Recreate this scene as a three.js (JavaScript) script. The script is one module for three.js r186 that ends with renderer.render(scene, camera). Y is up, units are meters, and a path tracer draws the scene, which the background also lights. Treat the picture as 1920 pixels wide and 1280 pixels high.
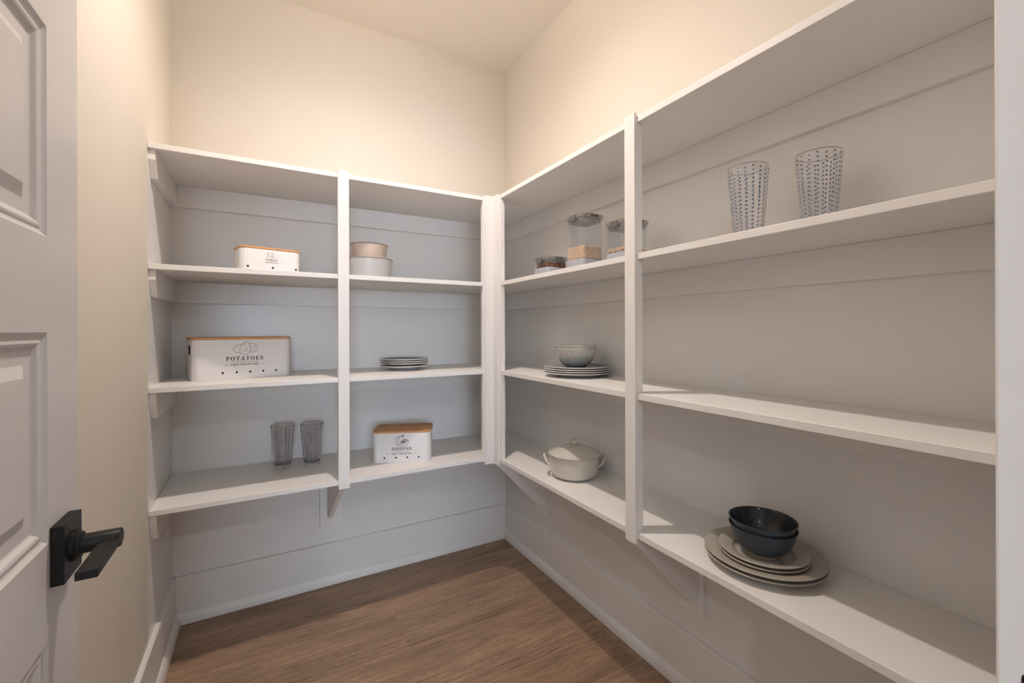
import * as THREE from 'three';
import { RoundedBoxGeometry } from 'three/addons/geometries/RoundedBoxGeometry.js';
import { mergeGeometries, toCreasedNormals } from 'three/addons/utils/BufferGeometryUtils.js';
import { RectAreaLightUniformsLib } from 'three/addons/lights/RectAreaLightUniformsLib.js';
import { ImprovedNoise } from 'three/addons/math/ImprovedNoise.js';
import { Brush, Evaluator, SUBTRACTION } from 'three-bvh-csg';

// ------------------------------------------------------------------ camera, sky, exposure
const scene = new THREE.Scene();
const renderer = new THREE.WebGLRenderer({ antialias: true });
renderer.toneMapping = THREE.LinearToneMapping;
renderer.toneMappingExposure = 1.0;
renderer.shadowMap.enabled = true;
RectAreaLightUniformsLib.init();

const F_PX = 822.26;
const camera = new THREE.PerspectiveCamera(2 * Math.atan(640 / F_PX) * 180 / Math.PI, 1.5, 0.02, 60);
camera.position.set(-1.2501, 1.2151, 2.2806);
camera.rotation.order = 'YXZ';
camera.rotation.set(0, -0.51595, -0.00305);
camera.setViewOffset(1920, 1280, 0, 640 - 618.67, 1920, 1280);

const SKY = new THREE.Color().setRGB(0.70, 0.83, 1.0).multiplyScalar(31);    // overcast daylight outside the kitchen window
scene.background = SKY;

const LAMP_POS = [-0.89, 2.695, 1.0], LAMP_RADIUS = 0.024, LAMP_POWER = 4.75, LAMP_SIDE_FILL = 0.97;
const LAMP_COLOR = new THREE.Color().setRGB(1.0, 0.872, 0.795);
const DOWN_POS = [[-0.95, 4.2], [-1.95, 4.1], [-2.8, 4.15]], DOWN_POWER = 600;
const DOWN_COLOR = new THREE.Color().setRGB(0.90, 0.96, 1.0);

// ------------------------------------------------------------------ dimensions (metres)
const W = 1.5802, H = 2.74, TH = 0.0184;
const D1 = 0.4374, D2 = 0.3006;                      // depth of the back and of the right shelves
const SHELF = { A: 1.8198, B: 1.4203, C: 1.0104, D: 0.6041 };   // undersides
const TOP = Object.fromEntries(Object.entries(SHELF).map(([k, v]) => [k, v + TH]));
const ZF = 2.165, WALL_T = 0.115;                    // inner face and thickness of the doorway wall
const DOOR_L = -1.508, DOOR_R = -0.69, DOOR_H = 2.15;
const KX0 = -4.2, KX1 = 1.1, KZ1 = 6.6;              // kitchen beyond the doorway

// ------------------------------------------------------------------ helpers
function mulberry(a) { return () => { a |= 0; a = a + 0x6D2B79F5 | 0; let t = Math.imul(a ^ a >>> 15, 1 | a); t = t + Math.imul(t ^ t >>> 7, 61 | t) ^ t; return ((t ^ t >>> 14) >>> 0) / 4294967296; }; }
const perlin = new ImprovedNoise();
const used = {};
function numbered(n) { used[n] = (used[n] ?? -1) + 1; return used[n] ? `${n}_${String(used[n]).padStart(3, '0')}` : n; }
function tag(o, label, category, group, kind) {
  if (label) o.userData.label = label;
  if (category) o.userData.category = category;
  if (group) o.userData.group = group;
  if (kind) o.userData.kind = kind;
  return o;
}
function thing(name, label, category, pos = [0, 0, 0], turn = 0, group) {
  const o = new THREE.Group(); o.name = numbered(name); scene.add(o);
  o.position.set(...pos); o.rotation.y = turn;
  return tag(o, label, category, group);
}
function struct(name, label, category, pos = [0, 0, 0]) { const o = thing(name, label, category, pos); o.userData.kind = 'structure'; return o; }
function mesh(name, geo, mat, parent = scene, pos) {
  if (Array.isArray(geo)) geo = merge(geo);
  const m = new THREE.Mesh(geo, mat); m.name = parent === scene ? numbered(name) : name;
  m.castShadow = m.receiveShadow = true;
  if (pos) m.position.set(...pos);
  parent.add(m); return m;
}
function merge(list) {
  return mergeGeometries(list.map((g) => { g = g.index ? g.toNonIndexed() : g; for (const k of Object.keys(g.attributes)) if (!['position', 'normal', 'uv'].includes(k)) g.deleteAttribute(k); return g; }));
}
/** uv in metres from the dominant axis of each normal */
function boxUV(g, ox = 0, oy = 0) {
  if (g.index) g = g.toNonIndexed();
  const p = g.attributes.position, n = g.attributes.normal, uv = new Float32Array(p.count * 2);
  for (let i = 0; i < p.count; i++) {
    const ax = Math.abs(n.getX(i)), ay = Math.abs(n.getY(i)), az = Math.abs(n.getZ(i));
    const [u, v] = ax >= ay && ax >= az ? [p.getZ(i), p.getY(i)] : ay >= az ? [p.getX(i), p.getZ(i)] : [p.getX(i), p.getY(i)];
    uv[2 * i] = u + ox; uv[2 * i + 1] = v + oy;
  }
  g.setAttribute('uv', new THREE.BufferAttribute(uv, 2)); return g;
}
/** box from corner to corner with softened edges */
function box(x0, y0, z0, x1, y1, z1, r = 0.0012, seg = 2) {
  const w = x1 - x0, h = y1 - y0, d = z1 - z0;
  r = Math.min(r, Math.min(w, h, d) * 0.45);
  const g = r > 0 ? new RoundedBoxGeometry(w, h, d, seg, r) : new THREE.BoxGeometry(w, h, d);
  g.translate((x0 + x1) / 2, (y0 + y1) / 2, (z0 + z1) / 2);
  return boxUV(g);
}
function lathe(pts, seg = 64) { return new THREE.LatheGeometry(pts.map(([r, y]) => new THREE.Vector2(Math.max(r, 0.00001), y)), seg); }
/** smooth curve through profile points, sampled */
function smooth(pts, n = 40) { return new THREE.SplineCurve(pts.map(([a, b]) => new THREE.Vector2(a, b))).getPoints(n).map((v) => [v.x, v.y]); }
function roundRect(w, d, r, seg = 8) {
  const s = new THREE.Shape(), x = w / 2, y = d / 2;
  s.moveTo(-x + r, -y); s.lineTo(x - r, -y); s.absarc(x - r, -y + r, r, -Math.PI / 2, 0); s.lineTo(x, y - r); s.absarc(x - r, y - r, r, 0, Math.PI / 2);
  s.lineTo(-x + r, y); s.absarc(-x + r, y - r, r, Math.PI / 2, Math.PI); s.lineTo(-x, -y + r); s.absarc(-x + r, -y + r, r, Math.PI, Math.PI * 1.5);
  return s;
}
/** rounded-rectangle slab standing on y0, height h; plan w (x) by d (z) */
function slab(w, d, r, y0, h, bevel = 0.001, curve = 10) {
  const g = new THREE.ExtrudeGeometry(roundRect(w - 2 * bevel, d - 2 * bevel, Math.max(r - bevel, 0.001)), { depth: h - 2 * bevel, bevelEnabled: bevel > 0, bevelThickness: bevel, bevelSize: bevel, bevelSegments: 3, curveSegments: curve });
  g.rotateX(-Math.PI / 2); g.translate(0, y0 + bevel, 0);
  return boxUV(toCreasedNormals(g, 0.7));
}
/** nested rectangles: profile [[inset, depth], ...] around a w by h rectangle centred at 0 in the xy plane, closed in the middle */
function moulded(w, h, profile) {
  const pos = [], quad = (a, b, c, d) => pos.push(...a, ...b, ...c, ...a, ...c, ...d);
  const ring = ([i, z]) => [[-w / 2 + i, -h / 2 + i, z], [w / 2 - i, -h / 2 + i, z], [w / 2 - i, h / 2 - i, z], [-w / 2 + i, h / 2 - i, z]];
  for (let k = 0; k + 1 < profile.length; k++) {
    const a = ring(profile[k]), b = ring(profile[k + 1]);
    for (let e = 0; e < 4; e++) quad(a[e], a[(e + 1) % 4], b[(e + 1) % 4], b[e]);
  }
  const l = ring(profile[profile.length - 1]); quad(...l);
  let g = new THREE.BufferGeometry(); g.setAttribute('position', new THREE.Float32BufferAttribute(pos, 3)); g.computeVertexNormals();
  return boxUV(g);
}
// ------------------------------------------------------------------ textures
function dataTex(w, h, fn, srgb, rep) {
  const d = new Uint8Array(w * h * 4);
  for (let y = 0; y < h; y++) for (let x = 0; x < w; x++) { const c = fn(x / w, y / h, x, y), i = (y * w + x) * 4; d[i] = c[0]; d[i + 1] = c[1] ?? c[0]; d[i + 2] = c[2] ?? c[0]; d[i + 3] = c[3] ?? 255; }
  const t = new THREE.DataTexture(d, w, h); t.magFilter = t.minFilter = THREE.LinearFilter; t.wrapS = t.wrapT = THREE.RepeatWrapping;
  if (srgb) t.colorSpace = THREE.SRGBColorSpace;
  if (rep) t.repeat.set(rep, rep);
  t.needsUpdate = true; return t;
}
// tileable value noise for roller stipple
function tileNoise(n, seed) {
  const r = mulberry(seed), g = Float32Array.from({ length: n * n }, () => r());
  return (u, v) => { const x = u * n, y = v * n, i = Math.floor(x), j = Math.floor(y), f = x - i, e = y - j, s = f * f * (3 - 2 * f), t = e * e * (3 - 2 * e), q = (a, b) => g[((b % n) + n) % n * n + ((a % n) + n) % n]; return (q(i, j) * (1 - s) + q(i + 1, j) * s) * (1 - t) + (q(i, j + 1) * (1 - s) + q(i + 1, j + 1) * s) * t; };
}
const n1 = tileNoise(90, 3), n2 = tileNoise(36, 5), n3 = tileNoise(200, 8), n4 = tileNoise(12, 17);
const stipple = dataTex(512, 512, (u, v) => [255 * (0.55 * n1(u, v) + 0.3 * n2(u, v) + 0.15 * n3(u, v))], false, 1 / 0.25);
const brushed = dataTex(256, 256, (u, v) => [255 * (0.6 * n2(u * 2 % 1, v) + 0.4 * n3(u, v))], false, 1 / 0.2);

// ------------------------------------------------------------------ materials
const M = {};
const std = (o) => new THREE.MeshStandardMaterial(o), phy = (o) => new THREE.MeshPhysicalMaterial(o);
const lin = (r, g, b) => new THREE.Color().setRGB(r, g, b);
M.trim = std({ color: lin(0.86, 0.845, 0.825), roughness: 0.36, bumpMap: stipple, bumpScale: 0.00010 });      // satin white trim paint
M.gloss = std({ color: lin(0.85, 0.835, 0.82), roughness: 0.27, bumpMap: stipple, bumpScale: 0.00010 });     // satin wall paint between the shelves
M.wall = std({ color: lin(0.70, 0.650, 0.570), roughness: 0.9, bumpMap: stipple, bumpScale: 0.0002 });        // warm flat wall paint
M.ceiling = std({ color: lin(0.86, 0.815, 0.745), roughness: 0.95, bumpMap: stipple, bumpScale: 0.0003 });
M.kitchenWall = std({ color: lin(0.80, 0.80, 0.79), roughness: 0.9 });
M.door = std({ color: lin(0.66, 0.645, 0.64), roughness: 0.36, bumpMap: brushed, bumpScale: 0.00012 });
M.black = phy({ color: lin(0.007, 0.007, 0.0075), roughness: 0.45, specularIntensity: 0.55 });
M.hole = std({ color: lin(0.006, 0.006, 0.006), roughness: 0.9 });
M.subfloor = std({ color: lin(0.035, 0.022, 0.015), roughness: 0.9 });
M.white = std({ color: lin(0.80, 0.79, 0.79), roughness: 0.45 });                                          // powder-coated tin
M.glass = phy({ color: lin(0.955, 0.965, 0.975), roughness: 0.02, transmission: 1, thickness: 0, ior: 1.45, specularIntensity: 1 });
M.tumbler = phy({ color: lin(0.955, 0.96, 0.985), roughness: 0.02, transmission: 1, thickness: 0.002, ior: 1.49 });
M.tumblerBase = phy({ color: lin(0.94, 0.945, 0.97), roughness: 0.03, transmission: 1, thickness: 0.012, ior: 1.49 });
M.rimGlass = phy({ color: lin(0.42, 0.38, 0.38), roughness: 0.05, transmission: 0.7, thickness: 0, ior: 1.49 });
M.dots = std({ color: lin(0.10, 0.165, 0.25), roughness: 0.45 });
M.greyLid = phy({ color: lin(0.72, 0.715, 0.72), roughness: 0.1, transmission: 0.88, thickness: 0, ior: 1.45 });
M.greyClip = phy({ color: lin(0.20, 0.195, 0.195), roughness: 0.25, transmission: 0.3, thickness: 0, ior: 1.45 });
M.greyBase = std({ color: lin(0.37, 0.385, 0.43), roughness: 0.5 });
M.pinkBowl = std({ color: lin(0.66, 0.53, 0.44), roughness: 0.32 });
M.greyBowl = std({ color: lin(0.48, 0.48, 0.48), roughness: 0.32 });
M.bowlRim = std({ color: lin(0.30, 0.26, 0.22), roughness: 0.4 });
M.cream = phy({ color: lin(0.62, 0.585, 0.53), roughness: 0.16, clearcoat: 0.4, clearcoatRoughness: 0.1 });
M.clay = std({ color: lin(0.42, 0.33, 0.25), roughness: 0.85 });

// ---- oak planks
function plankTexture(seed) {
  const r = mulberry(seed), ox = r() * 50, oz = r() * 50, tone = 0.99 + r() * 0.06, warm = r() * 0.03 - 0.015, cx = 0.2 + r() * 0.6;
  const pore = tileNoise(220, seed + 1), Wd = 1024, Hd = 256;
  return dataTex(Wd, Hd, (u, v) => {
    const x = u * 1.66, y = v * 0.238;                                     // metres
    const wob = perlin.noise(ox + x * 1.6, oz + y * 7, 0.3) * 0.03 + perlin.noise(ox + x * 5, y * 24, 3.3) * 0.006;
    const dx = (x - cx * 1.66), yy = y - 0.119 + wob;
    const field = Math.sqrt(yy * yy * 60 + dx * dx * 0.22);              // cathedral arches
    const ringN = Math.sin(field * (70 + 18 * perlin.noise(oz + x * 0.7, 1.7, ox)) + perlin.noise(x * 3 + ox, y * 40, 7) * 4.5 + perlin.noise(x * 9, y * 140, 4) * 2.2);
    const streak = perlin.noise(ox + x * 9, oz + (y + wob * 0.5) * 130, 2.2) * 0.45 + perlin.noise(x * 38 + ox, (y + wob * 0.4) * 330, 9) * 0.4 + perlin.noise(x * 3 + oz, y * 52, 6.1) * 0.35;
    const blot = perlin.noise(ox + x * 2.3, oz + y * 12, 5.1);
    const dark = Math.pow(Math.max(0, ringN), 2) * (0.12 + 0.14 * perlin.noise(x * 1.6 + oz, y * 11, 1));
    let k = tone * (1 + 0.25 * streak + 0.15 * blot) * (1 - dark);
    const p = pore((u * 0.9) % 1, (v * 1) % 1); if (p > 0.80) k *= 0.93; if (p < 0.16) k *= 1.05;
    if (v < 0.007 || v > 0.993) k *= 1.22;                                // painted highlight: long edges paler, like a micro-bevel catching light
    return [Math.min(255, 154 * k * (1 + warm)), Math.min(255, 126 * k), Math.min(255, 103 * k * (1 - warm))];
  }, true);
}
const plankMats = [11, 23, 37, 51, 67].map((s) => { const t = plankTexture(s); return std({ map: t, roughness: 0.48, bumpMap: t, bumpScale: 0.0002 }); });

// ---- bamboo
const bambooTex = dataTex(512, 256, (u, v) => {
  const strip = Math.floor(v * 9), r = mulberry(strip * 7 + 5)(), line = Math.abs(v * 9 - strip) < 0.03 ? 0.88 : 1;
  const knot = Math.abs(((u + r) % 0.5) - 0.25) < 0.009 ? 0.9 : 1;
  const k = (0.9 + r * 0.2 + 0.10 * perlin.noise(u * 9, v * 130, r * 9)) * line * knot;
  return [Math.min(255, 203 * k), 150 * k, 104 * k];
}, true);
M.bamboo = std({ map: bambooTex, roughness: 0.55 });

// ------------------------------------------------------------------ structure
{
  const f = struct('floor', 'brown oak plank floor of the pantry and the kitchen', 'floor');
  mesh('subfloor', box(KX0 - 0.1, -0.12, -0.1, KX1 + 0.1, -0.012, KZ1 + 0.1, 0), M.subfloor, f);
  const seams = [-0.09, 0.148, 0.386, 0.622, 0.867, 1.105, 1.343, 1.581, 1.819, 2.057, 2.295];
  const joints = [[-1.57], [-1.56], [-0.765], [-1.55], [-0.06], [-1.2], [-0.9], [-1.4, -0.3], [-0.75], [-1.1]];
  const rnd = mulberry(77), shapes = {};
  for (let i = 0; i + 1 < seams.length; i++) {
    const ends = [-1.62, ...joints[i].filter((x) => x < 0), 0.03];
    for (let k = 0; k + 1 < ends.length; k++) {
      const g = 0.0001, L = ends[k + 1] - ends[k] - 2 * g, z0 = seams[i] + g, z1 = seams[i + 1] - g;
      const geo = box(0, -0.012, 0, L, 0, z1 - z0, 0.0004, 1), p = geo.attributes.position, uv = geo.attributes.uv, off = 0;
      for (let q = 0; q < p.count; q++) uv.setXY(q, off + p.getX(q) / 1.66, p.getZ(q) / 0.238);
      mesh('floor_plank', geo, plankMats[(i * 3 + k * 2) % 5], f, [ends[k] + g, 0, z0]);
    }
  }
  const kg = box(KX0, -0.012, 2.2965, KX1, 0, KZ1, 0), kuv = kg.attributes.uv;
  for (let q = 0; q < kuv.count; q++) kuv.setXY(q, kuv.getX(q) / 1.5, kuv.getY(q) / 0.238);
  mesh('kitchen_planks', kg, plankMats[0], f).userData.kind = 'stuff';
}
{ const c = struct('ceiling', 'flat cream ceiling above the pantry', 'ceiling'); mesh('ceiling_board', box(KX0 - 0.1, H, -0.1, KX1 + 0.1, H + 0.1, KZ1 + 0.1, 0), M.ceiling, c); }
{ // back wall
  const w = struct('wall_back', 'back wall, cream above the shelves and satin white between them', 'wall');
  mesh('upper_wall', box(-W - 0.1, SHELF.A + 0.01, -0.1, 0.1, H, 0, 0), M.wall, w);
  mesh('lower_wall', box(-W - 0.1, 0, -0.1, 0.1, SHELF.A + 0.01, 0, 0), M.gloss, w);
}
{
  const w = struct('wall_right', 'right wall, cream above the shelves and satin white between them', 'wall');
  mesh('upper_wall', box(0, SHELF.A + 0.01, 0, 0.1, H, ZF, 0), M.wall, w);
  mesh('lower_wall', box(0, 0, 0, 0.1, SHELF.A + 0.01, ZF, 0), M.gloss, w);
}
{
  const w = struct('wall_left', 'left wall in warm cream paint, satin white where the shelves end', 'wall');
  mesh('upper_wall', box(-W - 0.1, SHELF.A + 0.01, 0, -W, H, ZF, 0), M.wall, w);
  mesh('front_wall_section', box(-W - 0.1, 0, D1 + 0.002, -W, SHELF.A + 0.01, ZF, 0), M.wall, w);
  mesh('lower_wall', box(-W - 0.1, 0, 0, -W, SHELF.A + 0.01, D1 + 0.002, 0), M.gloss, w);
}
{ // wall with the doorway
  const w = struct('wall_front', 'wall between pantry and kitchen with the doorway', 'wall');
  mesh('wall_section', box(KX0, 0, ZF, DOOR_L - 0.02, H, ZF + WALL_T, 0), M.kitchenWall, w);
  mesh('wall_section', box(DOOR_R + 0.02, 0, ZF, KX1, H, ZF + WALL_T, 0), M.kitchenWall, w);
  mesh('wall_section', box(DOOR_L - 0.02, DOOR_H + 0.02, ZF, DOOR_R + 0.02, H, ZF + WALL_T, 0), M.kitchenWall, w);
}
{ // kitchen shell with one window to the daylight
  const l = struct('wall_kitchen_left', 'white left wall of the kitchen behind the viewer', 'wall'); mesh('wall_section', box(KX0 - 0.1, 0, ZF, KX0, H, KZ1, 0), M.kitchenWall, l);
  const r = struct('wall_kitchen_right', 'white right wall of the kitchen behind the viewer', 'wall'); mesh('wall_section', box(KX1, 0, ZF, KX1 + 0.1, H, KZ1, 0), M.kitchenWall, r);
  const b = struct('wall_kitchen_far', 'far kitchen wall with a wide window behind the viewer', 'wall');
  const wx0 = -2.7, wx1 = -1.3, wy0 = 0.85, wy1 = 1.95;
  mesh('wall_section', box(KX0 - 0.1, 0, KZ1, wx0, H, KZ1 + 0.12, 0), M.kitchenWall, b);
  mesh('wall_section', box(wx1, 0, KZ1, KX1 + 0.1, H, KZ1 + 0.12, 0), M.kitchenWall, b);
  mesh('wall_section', box(wx0, 0, KZ1, wx1, wy0, KZ1 + 0.12, 0), M.kitchenWall, b);
  mesh('wall_section', box(wx0, wy1, KZ1, wx1, H, KZ1 + 0.12, 0), M.kitchenWall, b);
  const win = struct('window_1', 'wide three-light kitchen window behind the viewer', 'window');
  const fr = 0.05, bars = [];
  for (const x of [wx0, wx0 + (wx1 - wx0 - fr) / 3, wx0 + 2 * (wx1 - wx0 - fr) / 3, wx1 - fr]) bars.push(box(x, wy0, KZ1 + 0.03, x + fr, wy1, KZ1 + 0.08, 0.002));
  bars.push(box(wx0, wy0, KZ1 + 0.03, wx1, wy0 + fr, KZ1 + 0.08, 0.002), box(wx0, wy1 - fr, KZ1 + 0.03, wx1, wy1, KZ1 + 0.08, 0.002));
  mesh('window_frame', bars, M.trim, win);
  for (let k = 0; k < 3; k++) { const pw = (wx1 - wx0 - fr) / 3; mesh('window_pane', box(wx0 + fr + k * pw, wy0 + fr, KZ1 + 0.052, wx0 + (k + 1) * pw, wy1 - fr, KZ1 + 0.056, 0), M.glass, win); }
}

// baseboards with shoe moulding
function baseboard(name, label, len, place) {
  const g = struct(name, label, 'baseboard');
  const s = new THREE.Shape();                       // profile in (out, up)
  s.moveTo(0, 0); s.lineTo(0.015, 0); s.lineTo(0.015, 0.1895); s.lineTo(0.0125, 0.193); s.lineTo(0, 0.193); s.closePath();
  const q = new THREE.Shape(); q.moveTo(0.015, 0); q.lineTo(0.0305, 0); q.lineTo(0.0305, 0.006); q.quadraticCurveTo(0.0295, 0.03, 0.019, 0.040); q.lineTo(0.0145, 0.042); q.closePath();
  const ex = (sh) => boxUV(toCreasedNormals(new THREE.ExtrudeGeometry(sh, { depth: len, bevelEnabled: false, curveSegments: 8 }), 0.5));
  const b = mesh('board', ex(s), M.trim, g), c = mesh('shoe_molding', ex(q), M.trim, g);
  place(g); return g;
}
baseboard('baseboard_back', 'white baseboard along the back wall', W, (g) => { g.rotation.y = -Math.PI / 2; g.position.set(0, 0, 0); g.scale.set(1, 1, 1); });
baseboard('baseboard_right', 'white baseboard under the right shelves', ZF, (g) => { g.rotation.y = Math.PI; g.position.set(0, 0, ZF); });
baseboard('baseboard_left', 'white baseboard along the left wall', ZF - 0.02, (g) => { g.position.set(-W, 0, 0); });

// doorway jamb, casing and strike plate
{
  const t = struct('trim_1', 'white door jamb and casing at the right edge', 'door jamb');
  mesh('jamb', box(DOOR_R, 0, ZF - 0.011, DOOR_R + 0.02, DOOR_H + 0.02, ZF + WALL_T + 0.001, 0.003), M.trim, t);
  mesh('casing', box(DOOR_R + 0.0202, 0, ZF - 0.010, DOOR_R + 0.09, DOOR_H + 0.09, ZF - 0.001, 0.003), M.trim, t);
  mesh('door_stop', box(DOOR_R - 0.011, 0, ZF + 0.05, DOOR_R, DOOR_H, ZF + 0.085, 0.002), M.trim, t);
  mesh('strike_plate', slab(0.032, 0.058, 0.006, 0, 0.0016, 0.0004).rotateX(Math.PI / 2).rotateY(Math.PI / 2).translate(DOOR_R - 0.0005, 0.895, ZF + 0.0205), M.black, t);
  const u = struct('trim_2', 'white door jamb on the hinge side', 'door jamb');
  mesh('jamb', box(DOOR_L - 0.02, 0, ZF - 0.001, DOOR_L, DOOR_H + 0.02, ZF + WALL_T + 0.001, 0.002), M.trim, u);
  const v = struct('trim_3', 'white head jamb over the doorway', 'door jamb');
  mesh('jamb', box(DOOR_L, DOOR_H, ZF - 0.001, DOOR_R, DOOR_H + 0.02, ZF + WALL_T + 0.001, 0.002), M.trim, v);
}
// the door, standing open along the left wall
{
  const FX = -1.503, Z0 = 1.345, Z1 = 2.146, T = 0.035, HT = 2.134;
  const d = struct('door_1', 'white five-panel door standing open at the left with a black lever', 'door', [FX, 0, Z0]);
  // local: x out of the face (towards the pantry), z from the free edge to the hinge
  const wd = Z1 - Z0, st = 0.112, panels = [[0.10, 0.383], [0.513, 0.798], [0.929, 1.214], [1.342, 1.626], [1.752, 2.036]];
  const face = new THREE.Shape(); face.moveTo(0.0015, 0.0095); face.lineTo(wd - 0.0015, 0.0095); face.lineTo(wd - 0.0015, HT - 0.0015); face.lineTo(0.0015, HT - 0.0015); face.closePath();
  for (const [a, b] of panels) { const q = new THREE.Path(); q.moveTo(st, a); q.lineTo(st, b); q.lineTo(wd - st, b); q.lineTo(wd - st, a); q.closePath(); face.holes.push(q); }
  const leaf = new THREE.ExtrudeGeometry(face, { depth: T - 0.003, bevelEnabled: true, bevelThickness: 0.0015, bevelSize: 0.0015, bevelOffset: 0, bevelSegments: 2 });
  leaf.rotateY(-Math.PI / 2); leaf.translate(-0.0015, 0, 0);
  mesh('leaf', boxUV(leaf), M.door, d);
  const prof = [[0, 0], [0.0015, -0.0012], [0.005, -0.0042], [0.0085, -0.0055], [0.011, -0.0040], [0.014, -0.0036], [0.0175, -0.0050], [0.0215, -0.0095], [0.0235, -0.0105], [0.041, -0.0105], [0.043, -0.0098], [0.056, -0.0045], [0.057, -0.0042]];
  for (const [a, b] of panels) {
    const g = moulded(wd - 2 * st, b - a, prof); g.rotateY(Math.PI / 2); g.translate(0, (a + b) / 2, wd / 2);
    const h = moulded(wd - 2 * st, b - a, prof); h.rotateY(-Math.PI / 2); h.translate(-T, (a + b) / 2, wd / 2);
    mesh('panel', [g, h], M.door, d);
  }
  // lever
  const hd = new THREE.Group(); hd.name = 'handle'; hd.position.set(0, 0.9075, 0.0745); d.add(hd); hd.userData.label = 'black lever handle on a square plate';
  mesh('rosette', box(0, -0.0405, -0.0335, 0.0145, 0.0405, 0.0335, 0.0008), M.black, hd);
  const neck = [lathe([[0, 0.0145], [0.0215, 0.0145], [0.0215, 0.0195], [0.0195, 0.0205], [0.0175, 0.0205], [0.0175, 0.024], [0.0135, 0.0245], [0.0135, 0.066], [0.0128, 0.0672], [0, 0.0672]], 40)];
  for (const g of neck) g.rotateZ(-Math.PI / 2);
  mesh('neck', toCreasedNormals(neck[0], 0.6), M.black, hd);
  const bl = box(0.0455, -0.0068, -0.0115, 0.0680, 0.0042, 0.111, 0.0012);
  mesh('lever', bl, M.black, hd);
}

// ------------------------------------------------------------------ shelving
function wedgeCleat(len, h, t, run) {
  // strip along z from the wall corner, its front end clipped: profile in (z, y)
  const s = new THREE.Shape(); s.moveTo(0, 0); s.lineTo(len, 0); s.lineTo(len, -0.034); s.lineTo(len - run, -h); s.lineTo(0, -h); s.closePath();
  const g = new THREE.ExtrudeGeometry(s, { depth: t, bevelEnabled: false }); g.rotateY(-Math.PI / 2);       // (z,y) -> along +z, thickness to -x
  g.translate(t, 0, 0); return boxUV(g);
}
const rows = { A: 'top', B: 'second', C: 'third', D: 'lowest' };
for (const k of 'ABCD') {
  const b = thing('shelf', `${rows[k]} white shelf on the back wall, from the left wall to the corner`, 'shelf', [0, SHELF[k], 0]);
  mesh('shelf_board', box(-W + 0.0005, 0, 0.0005, -0.0005, TH, D1, 0.0013), M.trim, b);
  mesh('back_cleat', box(-W + 0.0195, -0.089, 0.0004, -0.0195, -0.0003, 0.018, 0.001), M.trim, b);
  const c = mesh('side_cleat', wedgeCleat(D1 - 0.012, 0.089, 0.019, 0.03), M.trim, b); c.position.set(-W + 0.0004, -0.0003, 0.0004);
}
for (const k of 'ABCD') {
  const b = thing('shelf', `${rows[k]} white shelf on the right wall, running towards the doorway`, 'shelf', [0, SHELF[k], 0]);
  mesh('shelf_board', box(-D2, 0, D1 + 0.0008, -0.0005, TH, ZF - 0.0005, 0.0013), M.trim, b);
  mesh('back_cleat', box(-0.018, -0.089, 0.0195, -0.0004, -0.0003, ZF - 0.002, 0.001), M.trim, b);
}
// upright posts in front of the shelves
const PY0 = SHELF.D - 0.014, PY1 = TOP.A + 0.010, PR = 0.010;
{
  const p = thing('shelf_post', 'white upright post in the middle of the back shelves', 'post', [-0.9732, PY0, D1 + PR]);
  const h = PY1 - PY0;
  mesh('face_strip', box(-0.0209, 0, -PR + 0.0002, 0.0209, h, 0, 0.0014), M.trim, p);
  for (const [a, b] of [['D', 'C'], ['C', 'B'], ['B', 'A']]) mesh('filler_strip', box(-0.0200, TOP[a] - PY0 + 0.0003, -PR - 0.017, 0.0200, SHELF[b] - PY0 - 0.0003, -PR, 0.001), M.trim, p);
}
{
  const p = thing('shelf_post', 'white upright post in the middle of the right shelves', 'post', [-D2 - PR, PY0, 1.3275]);
  const h = PY1 - PY0;
  mesh('face_strip', box(0, 0, -0.0205, PR - 0.0002, h, 0.0205, 0.0014), M.trim, p);
  for (const [a, b] of [['D', 'C'], ['C', 'B'], ['B', 'A']]) mesh('filler_strip', box(PR, TOP[a] - PY0 + 0.0003, -0.0200, PR + 0.022, SHELF[b] - PY0 - 0.0003, 0.0200, 0.001), M.trim, p);
}
{
  const p = thing('shelf_post', 'white corner post where the back and right shelves meet', 'post', [-D2, PY0, D1]);
  const h = PY1 - PY0 - 0.006;
  mesh('back_face_strip', box(-0.0530, 0, 0.0002, -0.0002, h, PR, 0.0014), M.trim, p);
  mesh('right_face_strip', box(-PR, 0, PR + 0.0002, -0.0002, h, 0.0560, 0.0014), M.trim, p);
  for (const [a, b] of [['D', 'C'], ['C', 'B'], ['B', 'A']]) {
    const y0 = TOP[a] - PY0 + 0.0003, y1 = SHELF[b] - PY0 - 0.0003;
    mesh('filler_strip', [box(-0.0590, y0, -0.022, 0.02, y1, 0, 0.001), box(0, y0, 0.0012, 0.02, y1, 0.0680, 0.001)], M.trim, p);
  }
}
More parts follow.
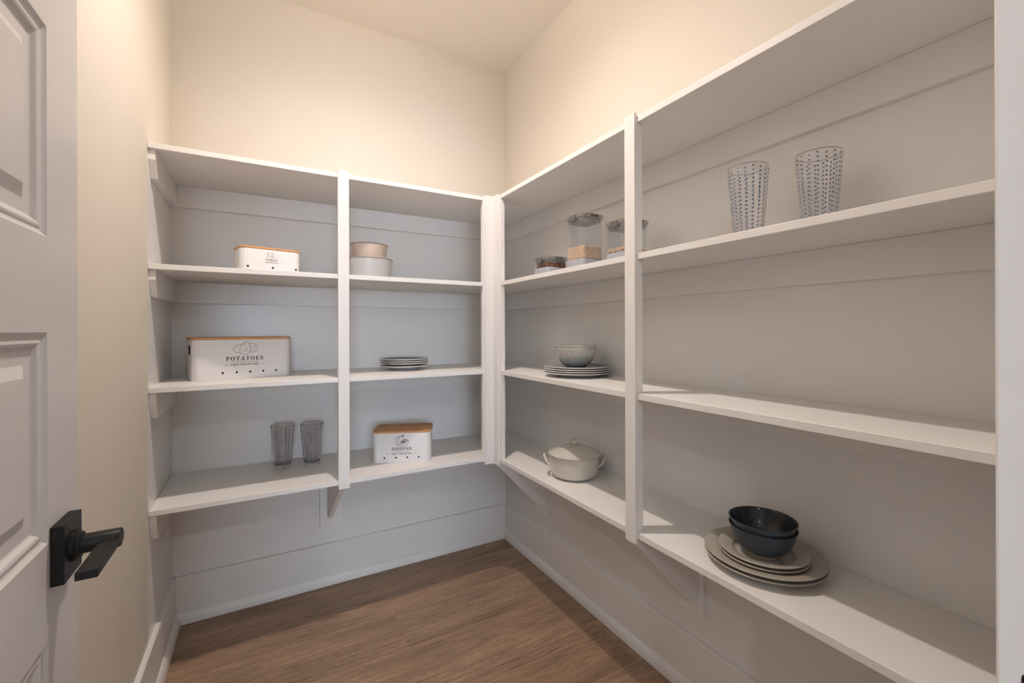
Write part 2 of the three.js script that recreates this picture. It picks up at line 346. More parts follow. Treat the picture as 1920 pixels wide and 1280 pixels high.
// brackets under the lowest shelf
function bracket(label, pos, turn, depth, plateW, plateDrop, gx) {
  // local: wall plane at z=0, room towards +z, shelf underside at y=0, plate centred on x=0
  const t = thing('shelf_bracket', label, 'bracket', pos, turn);
  mesh('mounting_plate', (() => { const g = new THREE.ExtrudeGeometry(roundRect(plateW, plateDrop - 0.092, 0.006), { depth: 0.017, bevelEnabled: true, bevelThickness: 0.001, bevelSize: 0.001, bevelSegments: 2, curveSegments: 6 }); g.translate(0, -(plateDrop + 0.092) / 2 - 0.001, 0.0004); return boxUV(g); })(), M.trim, t);
  const s = new THREE.Shape(); s.moveTo(0.0186, -0.0005); s.lineTo(depth, -0.0005); s.lineTo(depth, -0.016); s.lineTo(0.052, -0.272); s.lineTo(0.0186, -0.272); s.closePath();
  const g = new THREE.ExtrudeGeometry(s, { depth: 0.019, bevelEnabled: false }); g.rotateY(-Math.PI / 2); g.translate(gx + 0.0095, 0, 0);
  mesh('gusset', boxUV(g), M.trim, t);
  return t;
}
bracket('white triangular bracket on a wall plate under the middle back post', [-0.970, SHELF.D, 0], 0, D1 - 0.004, 0.094, 0.326, -0.007);
bracket('white triangular bracket under the right shelf below its middle post', [0, SHELF.D, 1.306], -Math.PI / 2, D2 - 0.004, 0.093, 0.322, 0.021);
bracket('white triangular bracket under the right shelf close to the corner', [0, SHELF.D, 0.402], -Math.PI / 2, D2 - 0.004, 0.090, 0.322, 0.015);

// ------------------------------------------------------------------ storage tins
const csg = new Evaluator(); csg.useGroups = false; csg.attributes = ['position', 'normal', 'uv'];
function cut(geo, tools) {
  let a = new Brush(geo); a.updateMatrixWorld();
  for (const t of tools) { const b = new Brush(t); b.updateMatrixWorld(); a = csg.evaluate(a, b, SUBTRACTION); }
  return a.geometry;
}
function print(word, draw, pxW, pxH) {
  const c = document.createElement('canvas'); c.width = pxW; c.height = pxH;
  const x = c.getContext('2d'); x.clearRect(0, 0, pxW, pxH);
  x.strokeStyle = x.fillStyle = '#1b1a1e'; x.lineCap = x.lineJoin = 'round'; x.textBaseline = 'alphabetic'; x.textAlign = 'center';
  const cx = pxW / 2;
  draw(x, cx);
  // spaced serif capitals
  const letters = [...word]; x.font = 'bold 150px serif';
  const gap = 14, wsum = letters.reduce((s, l) => s + x.measureText(l).width + gap, -gap);
  let px = cx - wsum / 2; x.textAlign = 'left';
  for (const l of letters) { x.fillText(l, px, 560); px += x.measureText(l).width + gap; }
  x.lineWidth = 9; const ul = wsum * 0.36;
  x.beginPath(); x.moveTo(cx - ul, 606); x.lineTo(cx + ul, 606); x.stroke();
  x.font = 'bold 66px sans-serif'; x.textAlign = 'center'; const sub = 'ENJOY YOUR KITCHEN'; x.fillText(sub, cx, 700);
  const sw = x.measureText(sub).width / 2 + 50; x.lineWidth = 7;
  for (const s of [-1, 1]) { x.beginPath(); x.moveTo(cx + s * sw, 678); x.lineTo(cx + s * (sw + 130), 678); x.stroke(); }
  const t = new THREE.CanvasTexture(c); t.colorSpace = THREE.SRGBColorSpace; t.anisotropy = 8; return t;
}
const blob = (x, cx, cy, rx, ry, rot, wob = 0.05, ph = 0) => { x.beginPath(); for (let i = 0; i <= 48; i++) { const a = i / 48 * Math.PI * 2, k = 1 + wob * Math.sin(3 * a + ph) + wob * 0.6 * Math.sin(2 * a + ph * 2), px = Math.cos(a) * rx * k, py = Math.sin(a) * ry * k, c = Math.cos(rot), s = Math.sin(rot); const q = [cx + px * c - py * s, cy + px * s + py * c]; i ? x.lineTo(...q) : x.moveTo(...q); } x.closePath(); };
const erase = (x) => { x.globalCompositeOperation = 'destination-out'; x.fill(); x.globalCompositeOperation = 'source-over'; x.stroke(); };
function drawPotatoes(x, cx) {
  x.lineWidth = 8;
  blob(x, cx - 135, 225, 150, 110, -0.25, 0.04, 1); erase(x);
  blob(x, cx + 165, 215, 150, 125, 0.2, 0.03, 2); erase(x);
  blob(x, cx + 5, 240, 125, 185, 0.22, 0.05, 0.5); erase(x);
  const r = mulberry(9);
  for (const [ex, ey] of [[-25, 110], [40, 210], [240, 195], [-190, 170]]) { x.beginPath(); x.ellipse(cx + ex, ey, 17, 8, -0.3, 0, 7); x.fill(); }
  for (let i = 0; i < 46; i++) { x.beginPath(); x.arc(cx - 40 + r() * 300, 130 + r() * 200, 3, 0, 7); x.fill(); }
  x.lineWidth = 5; for (let i = 0; i < 9; i++) { x.beginPath(); x.moveTo(cx - 70 + i * 14, 330 - i * 8); x.lineTo(cx - 46 + i * 14, 314 - i * 8); x.stroke(); }
}
function drawOnions(x, cx) {
  x.lineWidth = 10;
  blob(x, cx - 60, 240, 165, 160, 0.1, 0.02, 1); erase(x);
  x.beginPath(); x.moveTo(cx - 20, 85); x.quadraticCurveTo(cx + 6, 70, cx + 5, 40); x.lineTo(cx + 40, 32); x.lineTo(cx + 60, 48); x.quadraticCurveTo(cx + 40, 80, cx + 70, 110); x.stroke();
  x.beginPath(); x.ellipse(cx + 32, 52, 28, 22, 0.3, 0, 7); x.fill();
  x.lineWidth = 4; for (let i = 1; i < 6; i++) { x.beginPath(); x.ellipse(cx - 60, 240, 165 * i / 6.5, 156, 0.1, 1.7, 4.6); x.stroke(); }
  x.lineWidth = 10;
  blob(x, cx + 95, 300, 150, 112, -0.35, 0.02, 2); erase(x);
  x.beginPath(); x.ellipse(cx + 80, 262, 130, 52, -0.35, 0, 7); x.stroke();
  x.lineWidth = 5; for (let i = 1; i < 5; i++) { x.beginPath(); x.ellipse(cx + 80, 262, 130 * i / 5, 52 * i / 5, -0.35, 0, 7); x.stroke(); }
  x.beginPath(); x.ellipse(cx + 55, 272, 55, 16, -0.35, 0, 7); x.fill();
}
function drawGarlic(x, cx) {
  x.lineWidth = 6;
  blob(x, cx - 120, 230, 140, 115, 0, 0.06, 1); erase(x);
  blob(x, cx + 110, 235, 150, 120, 0.1, 0.06, 2.2); erase(x);
  x.lineWidth = 4; for (const s of [-120, 110]) for (let i = 1; i < 5; i++) { x.beginPath(); x.ellipse(cx + s, 232, 138 * i / 5, 112, 0, 1.6, 4.7); x.stroke(); }
  x.beginPath(); x.ellipse(cx + 10, 330, 40, 62, 0.3, 0, 7); x.fillStyle = '#1b1a1e'; x.stroke();
}
function tin(name, label, L, D, Hb, pos, turn, word, draw, holes, printW, printY, handleSide, holeY) {
  // local: front face at z = D/2, centre of the plan at 0, standing on y = 0
  const t = thing(name, label, 'storage tin', pos, turn);
  const R = 0.028, tools = [];
  const plugs = [];
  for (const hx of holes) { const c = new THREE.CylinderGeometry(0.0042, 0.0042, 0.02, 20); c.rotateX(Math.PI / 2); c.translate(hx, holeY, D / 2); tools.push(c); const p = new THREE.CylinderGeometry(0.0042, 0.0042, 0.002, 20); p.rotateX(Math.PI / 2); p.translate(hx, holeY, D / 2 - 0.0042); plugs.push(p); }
  const slotY = Hb * 0.745, slot = (s) => { const g = new THREE.ExtrudeGeometry(roundRect(0.085, 0.036, 0.014, 8), { depth: 0.012, bevelEnabled: false, curveSegments: 8 }); g.rotateY(Math.PI / 2); g.translate(-0.006 + s * L / 2, slotY, 0); return g; };
  if (handleSide) for (const s of [-1, 1]) tools.push(slot(s));
  mesh('body', cut(slab(L, D, R, 0, Hb, 0.002, 8), tools), M.white, t);
  const lidG = slab(L + 0.003, D + 0.003, R + 0.001, Hb + 0.0003, 0.0088, 0.0022, 8), uv = lidG.attributes.uv, p = lidG.attributes.position, n = lidG.attributes.normal;
  for (let i = 0; i < p.count; i++) uv.setXY(i, p.getX(i) / 0.34 + 0.5, Math.abs(n.getY(i)) > 0.5 ? p.getZ(i) / 0.18 + 0.5 : p.getY(i) / 0.09);
  mesh('lid', lidG, M.bamboo, t).userData.label = 'bamboo lid';
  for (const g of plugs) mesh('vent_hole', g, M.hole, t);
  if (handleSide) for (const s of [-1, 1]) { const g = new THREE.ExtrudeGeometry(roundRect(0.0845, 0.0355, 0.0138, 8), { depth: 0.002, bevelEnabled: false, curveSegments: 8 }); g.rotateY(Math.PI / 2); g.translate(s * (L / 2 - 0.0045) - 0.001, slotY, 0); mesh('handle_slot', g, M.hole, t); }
  const tex = print(word, draw, 1400, 760), ph = printW * 760 / 1400;
  const g = new THREE.PlaneGeometry(printW, ph); g.translate(0, printY, D / 2 + 0.0003);
  mesh('printed_label', g, std({ map: tex, transparent: true, roughness: 0.6, alphaTest: 0 }), t).userData.label = `black print reading ${word}`;
  return t;
}
// centre of plan from front-left corner, angle a (from +x towards +z in degrees) and size
function tinAt(fx, fz, aDeg, L, D) { const a = aDeg * Math.PI / 180, ux = Math.cos(a), uz = Math.sin(a); return { c: [fx + ux * L / 2 + uz * D / 2, fz + uz * L / 2 - ux * D / 2], turn: -a }; }
{
  const L = 0.338, D = 0.175, q = tinAt(-1.477, 0.306, -13.2, L, D);
  tin('storage_tin', 'large white tin lettered POTATOES with a bamboo lid', L, D, 0.153, [q.c[0], TOP.C, q.c[1]], q.turn, 'POTATOES', drawPotatoes, [-0.092, -0.046, 0, 0.046, 0.092].map((x) => x + 0.018), 0.195, 0.097, 1, 0.026);
}
{
  const L = 0.256, D = 0.166, q = tinAt(-0.830, 0.277, 22.9, L, D);
  tin('storage_tin', 'medium white tin lettered ONIONS with a bamboo lid', L, D, 0.133, [q.c[0], TOP.D, q.c[1]], q.turn, 'ONIONS', drawOnions, [-0.0755, -0.0255, 0.0245, 0.0745].map((x) => x + 0.0), 0.180, 0.079, 1, 0.0235);
}
{
  const L = 0.214, D = 0.128, q = tinAt(-1.325, 0.362, -12.8, L, D);
  tin('storage_tin', 'small white tin lettered GARLIC with a bamboo lid', L, D, 0.090, [q.c[0], TOP.B, q.c[1]], q.turn, 'GARLIC', drawGarlic, [-0.081, 0.004, 0.088], 0.094, 0.060, 0, 0.021);
}

// ------------------------------------------------------------------ round storage bowls (pink on grey)
function storageBowl(label, R, h, mat, pos) {
  const t = thing('storage_bowl', label, 'bowl', pos);
  const rb = R * 0.86, w = 0.0022;
  mesh('body', toCreasedNormals(lathe([[0, 0], [rb - 0.008, 0], [rb - 0.002, 0.002], [rb, 0.007], [R - 0.002, h - 0.006], [R - 0.002, h], [R - 0.002 - w, h], [R - 0.002 - w, h - 0.006], [rb - w, 0.008], [rb - 0.009, 0.0025], [0, 0.0025]], 96), 0.6), mat, t);
  const rim = new THREE.TorusGeometry(R - 0.002, 0.0024, 10, 96); rim.rotateX(Math.PI / 2); rim.translate(0, h - 0.0015, 0);
  mesh('rim', rim, M.bowlRim, t);
  return t;
}
{
  const bx = -0.832, bz = 0.215;
  const g = storageBowl('round grey storage bowl under the pink one', 0.108, 0.098, M.greyBowl, [bx, TOP.B, bz]);
  mesh('lid', lathe([[0, 0.0945], [0.101, 0.0945], [0.103, 0.096], [0.101, 0.0985], [0, 0.0985]], 64), M.greyBowl, g);
  storageBowl('small round pink storage bowl stacked on the grey bowl', 0.083, 0.066, M.pinkBowl, [bx + 0.004, TOP.B + 0.0988, bz]);
}

// ------------------------------------------------------------------ speckled plates and white bowls
function speckTexture(seed, base, rimTone, motifs) {
  const c = document.createElement('canvas'); c.width = 1024; c.height = 256; const x = c.getContext('2d'), r = mulberry(seed);
  x.fillStyle = base; x.fillRect(0, 0, 1024, 256);
  x.fillStyle = rimTone; x.fillRect(0, 150, 1024, 106);
  for (let i = 0; i < 9000; i++) { const v = r() * 256, on = v > 140 + r() * 24; x.fillStyle = on ? (r() < 0.5 ? '#d9dcd8' : '#3c464b') : (r() < 0.3 ? '#7e8a90' : '#151b22'); x.globalAlpha = 0.35 + r() * 0.4; const s = 0.6 + r() * 1.6; x.fillRect(r() * 1024, v, s * 1.6, s); }
  x.globalAlpha = 1;
  if (motifs) for (let i = 0; i < 26; i++) { const mx = i * 39.4 + r() * 14, my = 128 + r() * 16; x.fillStyle = '#cfd6d4'; for (let p = 0; p < 5; p++) { const a = p * 1.2566 + r(); x.beginPath(); x.ellipse(mx + Math.cos(a) * 7, my + Math.sin(a) * 5, 6, 3, a, 0, 7); x.fill(); } }
  const t = new THREE.CanvasTexture(c); t.colorSpace = THREE.SRGBColorSpace; t.wrapS = THREE.RepeatWrapping; t.flipY = false; return t;
}
function glazedPlate(name, label, group, R, foot, top, rimMat, pos, rise = 0.017) {
  const t = thing(name, label, 'plate', pos, 0, group);
  const under = smooth([[foot, 0.0], [foot + 0.002, 0.004], [R * 0.62, 0.0055], [R * 0.80, rise - 0.006], [R - 0.002, rise - 0.0036]], 24);
  const rim = [[R - 0.002, rise - 0.0036], [R - 0.0003, rise - 0.0022], [R, rise - 0.001], [R - 0.0006, rise], [R - 0.002, rise + 0.0005]];
  mesh('underside', lathe([[0, 0.0025], [foot - 0.004, 0.0025], [foot - 0.003, 0], ...under, ...rim.slice(1)], 96), rimMat, t);
  const prof = [[0, 0.0058], ...smooth([[R * 0.1, 0.0058], [R * 0.58, 0.0062], [R * 0.68, 0.0085], [R * 0.82, rise - 0.0025], [R - 0.002, rise + 0.0005]], 26)];
  const g = lathe(prof, 96), uv = g.attributes.uv, p = g.attributes.position;
  for (let i = 0; i < p.count; i++) uv.setY(i, Math.hypot(p.getX(i), p.getZ(i)) / R);
  mesh('glazed_top', g, top, t);
  return t;
}
M.porcelain = phy({ color: lin(0.66, 0.65, 0.66), roughness: 0.2, clearcoat: 0.3 });
M.speckA = phy({ map: speckTexture(4, '#252c34', '#8d9294', false), roughness: 0.3, specularIntensity: 0.7 });
M.speckB = phy({ map: speckTexture(8, '#27313a', '#7f8a8b', true), roughness: 0.22, clearcoat: 0.4 });
const ord = ['lowest', 'second', 'third', 'topmost'];
for (let i = 0; i < 4; i++) glazedPlate('dinner_plate', `${ord[i]} dark speckled plate in the stack of four on the back shelf`, 'speckled plates on the back shelf', 0.1125, 0.058, M.speckA, M.porcelain, [-0.664, TOP.C + 0.0003 + i * 0.0092 + (i ? 0.004 : 0), 0.205], 0.022);
const WBX = -0.142, WBZ = 0.862;
for (let i = 0; i < 4; i++) glazedPlate('dinner_plate', `${ord[i]} flower-rimmed grey plate in the stack under the white bowls`, 'grey plates under the white bowls', 0.1345, 0.078, M.speckB, M.porcelain, [WBX, TOP.C + 0.0003 + i * 0.0082, WBZ], 0.018);
function ombre(seed) {
  const r = mulberry(seed);
  return dataTex(256, 128, (u, v) => {
    const n = 0.5 + 0.5 * perlin.noise(u * 14, v * 9, seed) + 0.25 * perlin.noise(u * 50, v * 30, seed), j = (r() - 0.5) * 8;
    const k = v + (n - 0.5) * 0.42 + (r() - 0.5) * 0.62 < 0.42 ? 1 : 0;
    return k ? [128 + j, 138 + j, 145 + j] : [203 + j, 200 + j, 196 + j];
  }, true);
}
M.ombre = phy({ map: ombre(3), roughness: 0.2, clearcoat: 0.4 });
M.whiteGlaze = phy({ color: lin(0.62, 0.60, 0.58), roughness: 0.2, clearcoat: 0.4 });
function whiteBowl(label, pos) {
  const t = thing('cereal_bowl', label, 'bowl', pos), R = 0.0860, h = 0.080;
  const g = lathe([[0, 0.003], [0.031, 0.003], [0.033, 0], [0.036, 0], [0.037, 0.004], ...smooth([[0.040, 0.007], [0.058, 0.020], [0.073, 0.043], [R - 0.001, h - 0.003]], 24), [R, h - 0.001]], 72), uv = g.attributes.uv, p = g.attributes.position;
  for (let i = 0; i < p.count; i++) uv.setXY(i, uv.getX(i) * 2, Math.min(0.99, p.getY(i) / h));
  mesh('outside', g, M.ombre, t);
  mesh('inside', lathe([[R, h - 0.001], [R - 0.001, h + 0.0004], [R - 0.003, h], ...smooth([[R - 0.0030, h - 0.003], [0.0705, 0.043], [0.0552, 0.0205], [0.038, 0.0085], [0.0, 0.0055]], 24)], 72), M.whiteGlaze, t);
}
whiteBowl('lower white bowl with blue-grey base on the grey plates', [WBX - 0.004, TOP.C + 0.0003 + 3 * 0.0082 + 0.0066, WBZ - 0.004]);
whiteBowl('upper white bowl nested on top, on the grey plates', [WBX - 0.004, TOP.C + 0.0003 + 3 * 0.0082 + 0.0066 + 0.0145, WBZ - 0.004]);

// ------------------------------------------------------------------ casserole
{
  const t = thing('casserole', 'cream lidded casserole with two side handles and a round knob', 'casserole', [-0.151, TOP.D + 0.0002, 0.853], Math.atan2(-0.61, 0.79));
  mesh('pot', lathe([[0, 0.002], [0.060, 0.002], [0.063, 0], [0.068, 0.0], ...smooth([[0.074, 0.0022], [0.088, 0.0095], [0.0965, 0.026], [0.0992, 0.058], [0.0998, 0.088]], 26), [0.1018, 0.0895], [0.1018, 0.0918], [0.0978, 0.0918], ...smooth([[0.0955, 0.088], [0.092, 0.030], [0.07, 0.008], [0, 0.006]], 16)], 96), M.cream, t);
  const lid = mesh('lid', lathe([[0, 0.0684], [0.094, 0.0684], [0.1035, 0.0684], [0.1065, 0.0698], [0.1063, 0.0718], ...smooth([[0.102, 0.0742], [0.075, 0.0892], [0.045, 0.1020], [0.02, 0.1065], [0, 0.107]], 24)], 96).translate(0, -0.0684, 0).scale(1, 0.9, 1).translate(0, 0.0924, 0), M.cream, t);
  mesh('knob', lathe([[0, 0.1055], [0.0105, 0.1055], [0.0105, 0.111], ...smooth([[0.0125, 0.1125], [0.0152, 0.1180], [0.0125, 0.1238], [0.006, 0.1265], [0, 0.1270]], 20)], 40).translate(0, 0.0202, 0), M.cream, lid);
  for (const s of [-1, 1]) {
    const c = new THREE.CatmullRomCurve3([[0.0955, 0.040, -0.026], [0.104, 0.045, -0.0275], [0.113, 0.058, -0.025], [0.1195, 0.0705, -0.014], [0.1210, 0.074, 0], [0.1195, 0.0705, 0.014], [0.113, 0.058, 0.025], [0.104, 0.045, 0.0275], [0.0955, 0.040, 0.026]].map((v) => new THREE.Vector3(v[0] * s, v[1] + 0.009, v[2])));
    mesh('handle', new THREE.TubeGeometry(c, 48, 0.0056, 14), M.cream, t);
  }
}

// ------------------------------------------------------------------ stoneware stack
M.stone = phy({ color: lin(0.42, 0.385, 0.335), roughness: 0.32, clearcoat: 0.25, clearcoatRoughness: 0.2 });
function stonePlate(name, label, R, foot, pos, rise) {
  const t = thing(name, label, 'plate', pos);
  mesh('plate_body', lathe([[0, 0.002], [foot - 0.006, 0.002], [foot - 0.004, 0], [foot, 0], [foot + 0.003, 0.003], ...smooth([[R * 0.68, 0.0055], [R * 0.8, rise - 0.008], [R - 0.003, rise - 0.0042]], 14), [R - 0.0005, rise - 0.0028], [R, rise - 0.0012], [R - 0.0012, rise], ...smooth([[R - 0.004, rise], [R * 0.8, rise - 0.0035], [R * 0.69, rise - 0.0075], [R * 0.63, 0.0065], [R * 0.5, 0.0055], [0, 0.0055]], 26)], 128), M.stone, t);
  return t;
}
{
  const x = -0.1475, z = 1.626, y = TOP.D + 0.0002;
  stonePlate('dinner_plate', 'lower large taupe plate at the bottom of the stoneware stack', 0.1365, 0.085, [x, y, z], 0.022);
  stonePlate('dinner_plate', 'upper large taupe plate in the stoneware stack', 0.1365, 0.085, [x, y + 0.0105, z], 0.022);
  stonePlate('side_plate', 'lower small taupe plate on the large taupe plates', 0.1005, 0.06, [x - 0.012, y + 0.0105 + 0.0060, z + 0.006], 0.0205);
  stonePlate('side_plate', 'upper small taupe plate directly under the dark bowls', 0.1005, 0.06, [x - 0.012, y + 0.0105 + 0.0060 + 0.0095, z + 0.006], 0.0205);
}
function navyTexture(seed, inside) {
  const c = document.createElement('canvas'); c.width = 1024; c.height = 256; const x = c.getContext('2d'), r = mulberry(seed);
  x.fillStyle = inside ? '#1f252d' : '#36424e'; x.fillRect(0, 0, 1024, 256);
  const N = inside ? 9000 : 6000;
  for (let i = 0; i < N; i++) { x.globalAlpha = inside ? 0.10 + r() * 0.45 : 0.06 + r() * 0.26; x.fillStyle = r() < 0.55 ? '#84919c' : '#080b0f'; const w = 1.2 + r() * 3.2, h = 1.2 + r() * (inside ? 4.5 : 3.5); x.fillRect(r() * 1024, r() * 256, w, h); }
  const t = new THREE.CanvasTexture(c); t.colorSpace = THREE.SRGBColorSpace; t.wrapS = t.wrapT = THREE.RepeatWrapping; return t;
}
M.navyIn = phy({ map: navyTexture(5, true), roughness: 0.4, specularIntensity: 0.5, clearcoat: 0.4, clearcoatRoughness: 0.04 });
M.navyOut = phy({ map: navyTexture(6, false), roughness: 0.4, specularIntensity: 0.5, clearcoat: 0.3, clearcoatRoughness: 0.08 });
function darkBowl(label, pos) {
  const t = thing('soup_bowl', label, 'bowl', pos), R = 0.0765, h = 0.071;
  mesh('foot_ring', lathe([[0, 0.004], [0.030, 0.004], [0.031, 0], [0.036, 0], [0.0375, 0.0065], [0.037, 0.0075], [0, 0.0075]], 64), M.clay, t).userData.label = 'bare clay foot ring';
  mesh('outside', lathe([[0.0375, 0.0068], ...smooth([[0.040, 0.0085], [0.055, 0.020], [0.066, 0.040], [0.0745, h - 0.004]], 20), [R, h - 0.0012], [R + 0.0001, h]], 96), M.navyOut, t);
  mesh('inside', lathe([[R + 0.0001, h], [R - 0.0012, h + 0.0008], [R - 0.003, h], ...smooth([[R - 0.0050, h - 0.005], [0.062, 0.040], [0.051, 0.022], [0.033, 0.012], [0, 0.010]], 24)], 96), M.navyIn, t);
}
{
  const x = -0.1635, z = 1.634, y = TOP.D + 0.0002 + 0.0260 + 0.0058;
  darkBowl('lower dark navy bowl with clay foot on the taupe plates', [x, y, z]);
  darkBowl('upper dark navy speckled bowl nested in the lower one', [x, y + 0.0165, z]);
}

// ------------------------------------------------------------------ dotted tumblers
const tumblerProto = (() => {
  const g = new THREE.Group();
  const prof = (y) => { const k = (y - 0.012) / 0.171; return 0.0325 + 0.0145 * Math.pow(Math.max(0, k), 0.82); };
  const outer = []; for (let i = 0; i <= 24; i++) { const y = 0.012 + 0.171 * i / 24; outer.push([prof(y), y]); }
  const inner = outer.map(([r, y]) => [r - 0.0022, y]).reverse(); inner.pop();
  const glass = [...outer, [prof(0.183) - 0.0006, 0.1838], [prof(0.183) - 0.0018, 0.1838], ...inner, [0.026, 0.0195], [0, 0.0180]];
  mesh('glass_wall', lathe(glass, 72), M.tumbler, g);
  mesh('glass_base', toCreasedNormals(lathe([[0, 0.0006], [0.026, 0.0006], [0.0290, 0], [0.0305, 0.0012], [0.0318, 0.004], [0.0325, 0.0119], [0, 0.0119]], 72), 0.5), M.tumblerBase, g);
  const rnd = mulberry(31), dots = [];
  for (let c = 0; c < 17; c++) for (let q = 0; q < 16; q++) {
    const y = 0.022 + q * 0.0101 + (c % 2) * 0.003, a = c / 17 * Math.PI * 2 + (rnd() - 0.5) * 0.03, r = prof(y) + 0.0003, s = 0.0019 + 0.0005 * y / 0.18;
    const d = new THREE.CircleGeometry(s, 10); d.rotateX(-0.07); d.rotateY(Math.PI / 2 - a); d.translate(Math.cos(a) * r, y, Math.sin(a) * r); dots.push(d);
  }
  const rim = new THREE.TorusGeometry(prof(0.183) - 0.0011, 0.00085, 8, 72); rim.rotateX(Math.PI / 2); rim.translate(0, 0.1842, 0);
  mesh('glass_rim', rim, M.rimGlass, g);
  const m = mesh('painted_dots', dots, M.dots, g); m.userData.kind = 'stuff'; m.userData.label = 'rows of blue painted dots';
  return g;
})();
function tumbler(label, group, pos, turn) {
  const o = tumblerProto.clone(); o.name = numbered('tumbler'); o.position.set(...pos); o.rotation.y = turn; scene.add(o);
  tag(o, label, 'tumbler', group);
}
tumbler('dotted clear tumbler on the lowest back shelf, farther from the middle post', 'dotted tumblers on the lowest shelf', [-1.178, TOP.D + 0.0002, 0.135], 0.1);
tumbler('dotted clear tumbler on the lowest back shelf, beside the middle post', 'dotted tumblers on the lowest shelf', [-1.064, TOP.D + 0.0002, 0.158], 0.9);
tumbler('blue-dotted tumbler on the right shelf, nearer the food containers', 'blue-dotted tumblers on the right shelf', [-0.178, TOP.B + 0.0002, 1.608], 0.25);
tumbler('blue-dotted tumbler on the right shelf, nearer the doorway', 'blue-dotted tumblers on the right shelf', [-0.118, TOP.B + 0.0002, 1.742], 0.6);

// ------------------------------------------------------------------ food containers
function ringSlab(w, d, r, y0, h, wall) {
  const s = roundRect(w, d, r), hole = roundRect(w - 2 * wall, d - 2 * wall, Math.max(r - wall, 0.002)); s.holes.push(new THREE.Path(hole.getPoints(10).reverse()));
  const g = new THREE.ExtrudeGeometry(s, { depth: h, bevelEnabled: false, curveSegments: 10 }); g.rotateX(-Math.PI / 2); g.translate(0, y0, 0); return boxUV(toCreasedNormals(g, 0.7));
}
function container(label, w, h, bandH, pos, lidH, clips) {
  const t = thing('food_container', label, 'food container', pos);
  mesh('base', slab(w - 0.004, w - 0.004, 0.022, 0, bandH, 0.002), M.greyBase, t).userData.label = 'pale grey base';
  mesh('clear_wall', ringSlab(w - 0.004, w - 0.004, 0.022, bandH + 0.0003, h - lidH - bandH - 0.0006, 0.0025), M.glass, t);
  const y = h - lidH;
  const lid = mesh('lid', [ringSlab(w + 0.004, w + 0.004, 0.026, y, lidH, 0.016), ringSlab(w - 0.012, w - 0.012, 0.018, y - 0.012, 0.0118, 0.004)], M.greyLid, t); lid.userData.label = 'smoky grey lid rim';
  const pane = slab(w - 0.030, w - 0.030, 0.010, y + lidH * 0.4, 0.003, 0.0005); mesh('lid_window', pane, M.glass, t);
  for (const [nx, nz, hang] of clips) {
    const cl = mesh('clip', (() => { const g = box(-0.019, hang ? y - 0.012 : y + 0.001, 0, 0.019, y + lidH * 0.9, 0.0045, 0.0018); g.rotateY(Math.atan2(nx, nz)); g.translate(nx * (w / 2 + 0.0022), 0, nz * (w / 2 + 0.0022)); return g; })(), M.greyClip, t);
    cl.userData.label = 'dark grey latch';
  }
  return t;
}
function grains(name, label, count, w, y0, h, pos, geo, colors, seed, rough = 0.7) {
  // a filling of separate pieces around a solid core
  const r = mulberry(seed), inst = new THREE.InstancedMesh(geo, std({ color: 0xffffff, roughness: rough }), count);
  inst.name = numbered(name); tag(inst, label, 'food', null, 'stuff');
  const m = new THREE.Matrix4(), q = new THREE.Quaternion(), e = new THREE.Euler();
  for (let i = 0; i < count; i++) {
    const half = w / 2; let x = (r() * 2 - 1) * half, z = (r() * 2 - 1) * half, y = y0 + r() * h;
    const f = r(); if (f < 0.3) x = -half + r() * 0.004; else if (f < 0.6) z = half - r() * 0.004; else if (f < 0.75) x = half - r() * 0.004; else if (f < 0.88) z = -half + r() * 0.004; else y = y0 + h - r() * 0.004;
    const cr = 0.018, ax = Math.abs(x) - (half - cr), az = Math.abs(z) - (half - cr);
    if (ax > 0 && az > 0) { const l = Math.hypot(ax, az); if (l > cr) { x = Math.sign(x) * (half - cr + ax / l * cr); z = Math.sign(z) * (half - cr + az / l * cr); } }
    y += 0.004 * perlin.noise(x * 30, z * 30, seed) * (y - y0) / h;
    e.set(r() * 6.3, r() * 6.3, r() * 6.3); q.setFromEuler(e);
    m.compose(new THREE.Vector3(x, y, z), q, new THREE.Vector3(1, 1, 1).multiplyScalar(0.85 + r() * 0.3)); inst.setMatrixAt(i, m);
    inst.setColorAt(i, colors[Math.floor(r() * colors.length)].clone().multiplyScalar(0.85 + r() * 0.3));
  }
  inst.position.set(...pos); scene.add(inst); return inst;
}
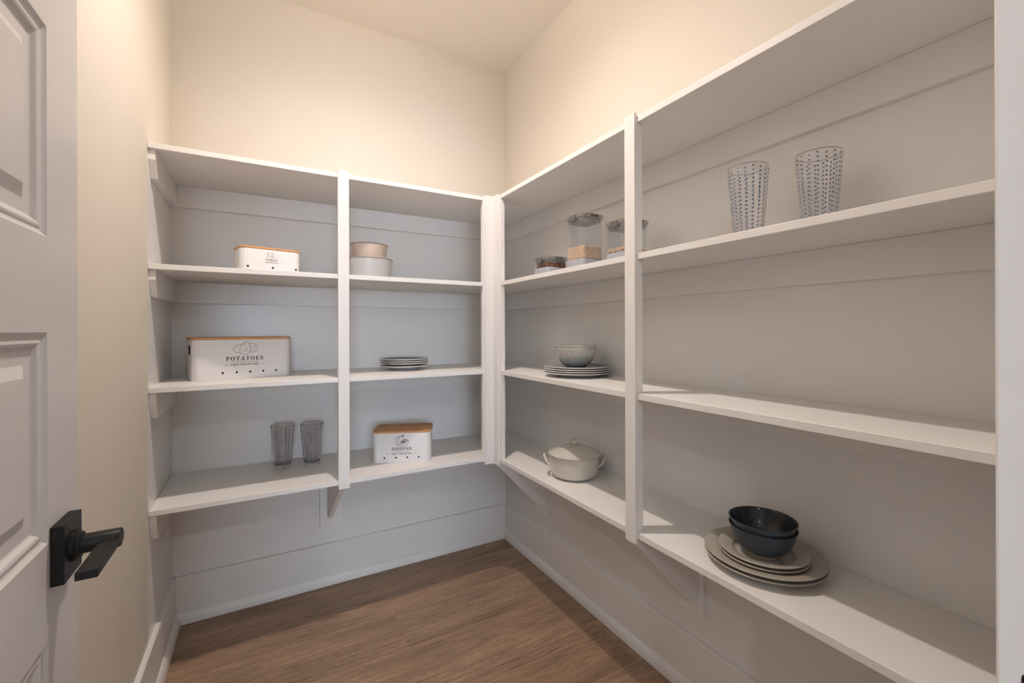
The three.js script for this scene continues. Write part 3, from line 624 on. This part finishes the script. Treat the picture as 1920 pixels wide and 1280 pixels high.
{
  const yB = TOP.B + 0.0002;
  const tall = [-0.150, yB, 0.922], mid = [-0.150, yB, 1.152], low = [-0.195, yB, 0.752];
  container('tall clear container of rice with a grey lid', 0.113, 0.219, 0.048, tall, 0.012, [[-1, 0, 1], [0, 1, 0]]);
  container('medium clear container of oat flakes, half hidden by the post', 0.113, 0.148, 0.040, mid, 0.012, [[-1, 0, 1], [0, 1, 0]]);
  container('low clear container of nuts beside the tall rice container', 0.112, 0.078, 0.034, low, 0.012, [[-1, 0, 1], [0, -1, 1], [0, 1, 1], [1, 0, 1]]);
  const riceG = new THREE.SphereGeometry(0.0017, 6, 4); riceG.scale(0.62, 0.62, 1.7);
  grains('rice', 'pale rice filling the tall clear container', 9000, 0.100, 0.0505, 0.045, tall, riceG, [lin(0.90, 0.68, 0.49), lin(0.86, 0.63, 0.44), lin(0.94, 0.76, 0.58)], 41);
  const flake = new THREE.SphereGeometry(0.004, 8, 5); flake.scale(1, 0.4, 0.8);
  grains('oat_flakes', 'pale flakes lying in the medium container', 700, 0.099, 0.0445, 0.010, mid, flake, [lin(0.72, 0.53, 0.38), lin(0.62, 0.40, 0.26), lin(0.80, 0.66, 0.52)], 43);
  const nut = new THREE.SphereGeometry(0.0072, 10, 7); nut.scale(0.62, 0.5, 1.15);
  grains('nuts', 'brown nuts heaped in the low container', 260, 0.090, 0.0385, 0.012, low, nut, [lin(0.26, 0.10, 0.05), lin(0.20, 0.075, 0.035), lin(0.34, 0.15, 0.08)], 47, 0.5);
}

// ------------------------------------------------------------------ lamps
function areaLight(color, power, size, pos) { const l = new THREE.RectAreaLight(color, power, size, size); l.position.set(...pos); l.lookAt(pos[0], pos[1] - 1, pos[2]); scene.add(l); return l; }
{
  const t = thing('ceiling_light', 'unseen pantry ceiling lamp, drum shape added for side glow', 'lamp', [LAMP_POS[0], H, LAMP_POS[2]]);
  mesh('base_plate', lathe([[0, 0], [0.09, 0], [0.09, -0.010], [0.086, -0.012], [0, -0.012]], 48), M.trim, t);
  mesh('lamp_lens', lathe([[0.084, -0.0125], [0.084, -0.070], [0.078, -0.080], [0, -0.082]], 48), std({ color: lin(0.8, 0.8, 0.78), emissive: LAMP_COLOR, emissiveIntensity: 3 }), t);
  const l = new THREE.SpotLight(LAMP_COLOR, LAMP_POWER, 0, 81 * Math.PI / 180, 1, 2); l.position.set(...LAMP_POS);
  l.target.position.set(LAMP_POS[0], 0, LAMP_POS[2]); l.castShadow = true; l.shadow.radius = LAMP_RADIUS / 0.02; l.shadow.mapSize.set(2048, 2048); scene.add(l, l.target);
  const side = new THREE.PointLight(LAMP_COLOR, LAMP_SIDE_FILL, 0, 2); side.position.set(...LAMP_POS); side.castShadow = true; side.shadow.radius = LAMP_RADIUS / 0.02; scene.add(side);  // added sideways glow that lifts the upper walls, drum shaped to suit it
}
DOWN_POS.forEach(([x, z], i) => {
  const t = thing('ceiling_light', ['recessed kitchen lamp nearest the pantry jamb', 'recessed kitchen lamp in the middle of the row', 'recessed kitchen lamp at the far end of the row'][i], 'lamp', [x, H, z]);
  mesh('trim_ring', lathe([[0.060, 0], [0.075, 0], [0.075, -0.004], [0.070, -0.008], [0.060, -0.008], [0.058, -0.004]], 48), M.trim, t);
  mesh('lamp_lens', lathe([[0, 0], [0.059, 0], [0.059, -0.005], [0, -0.006]], 48), std({ color: lin(0.8, 0.8, 0.8), emissive: DOWN_COLOR, emissiveIntensity: 3 }), t);
  areaLight(DOWN_COLOR, DOWN_POWER, 0.1, [x, H - 0.012, z]);
});

renderer.render(scene, camera);
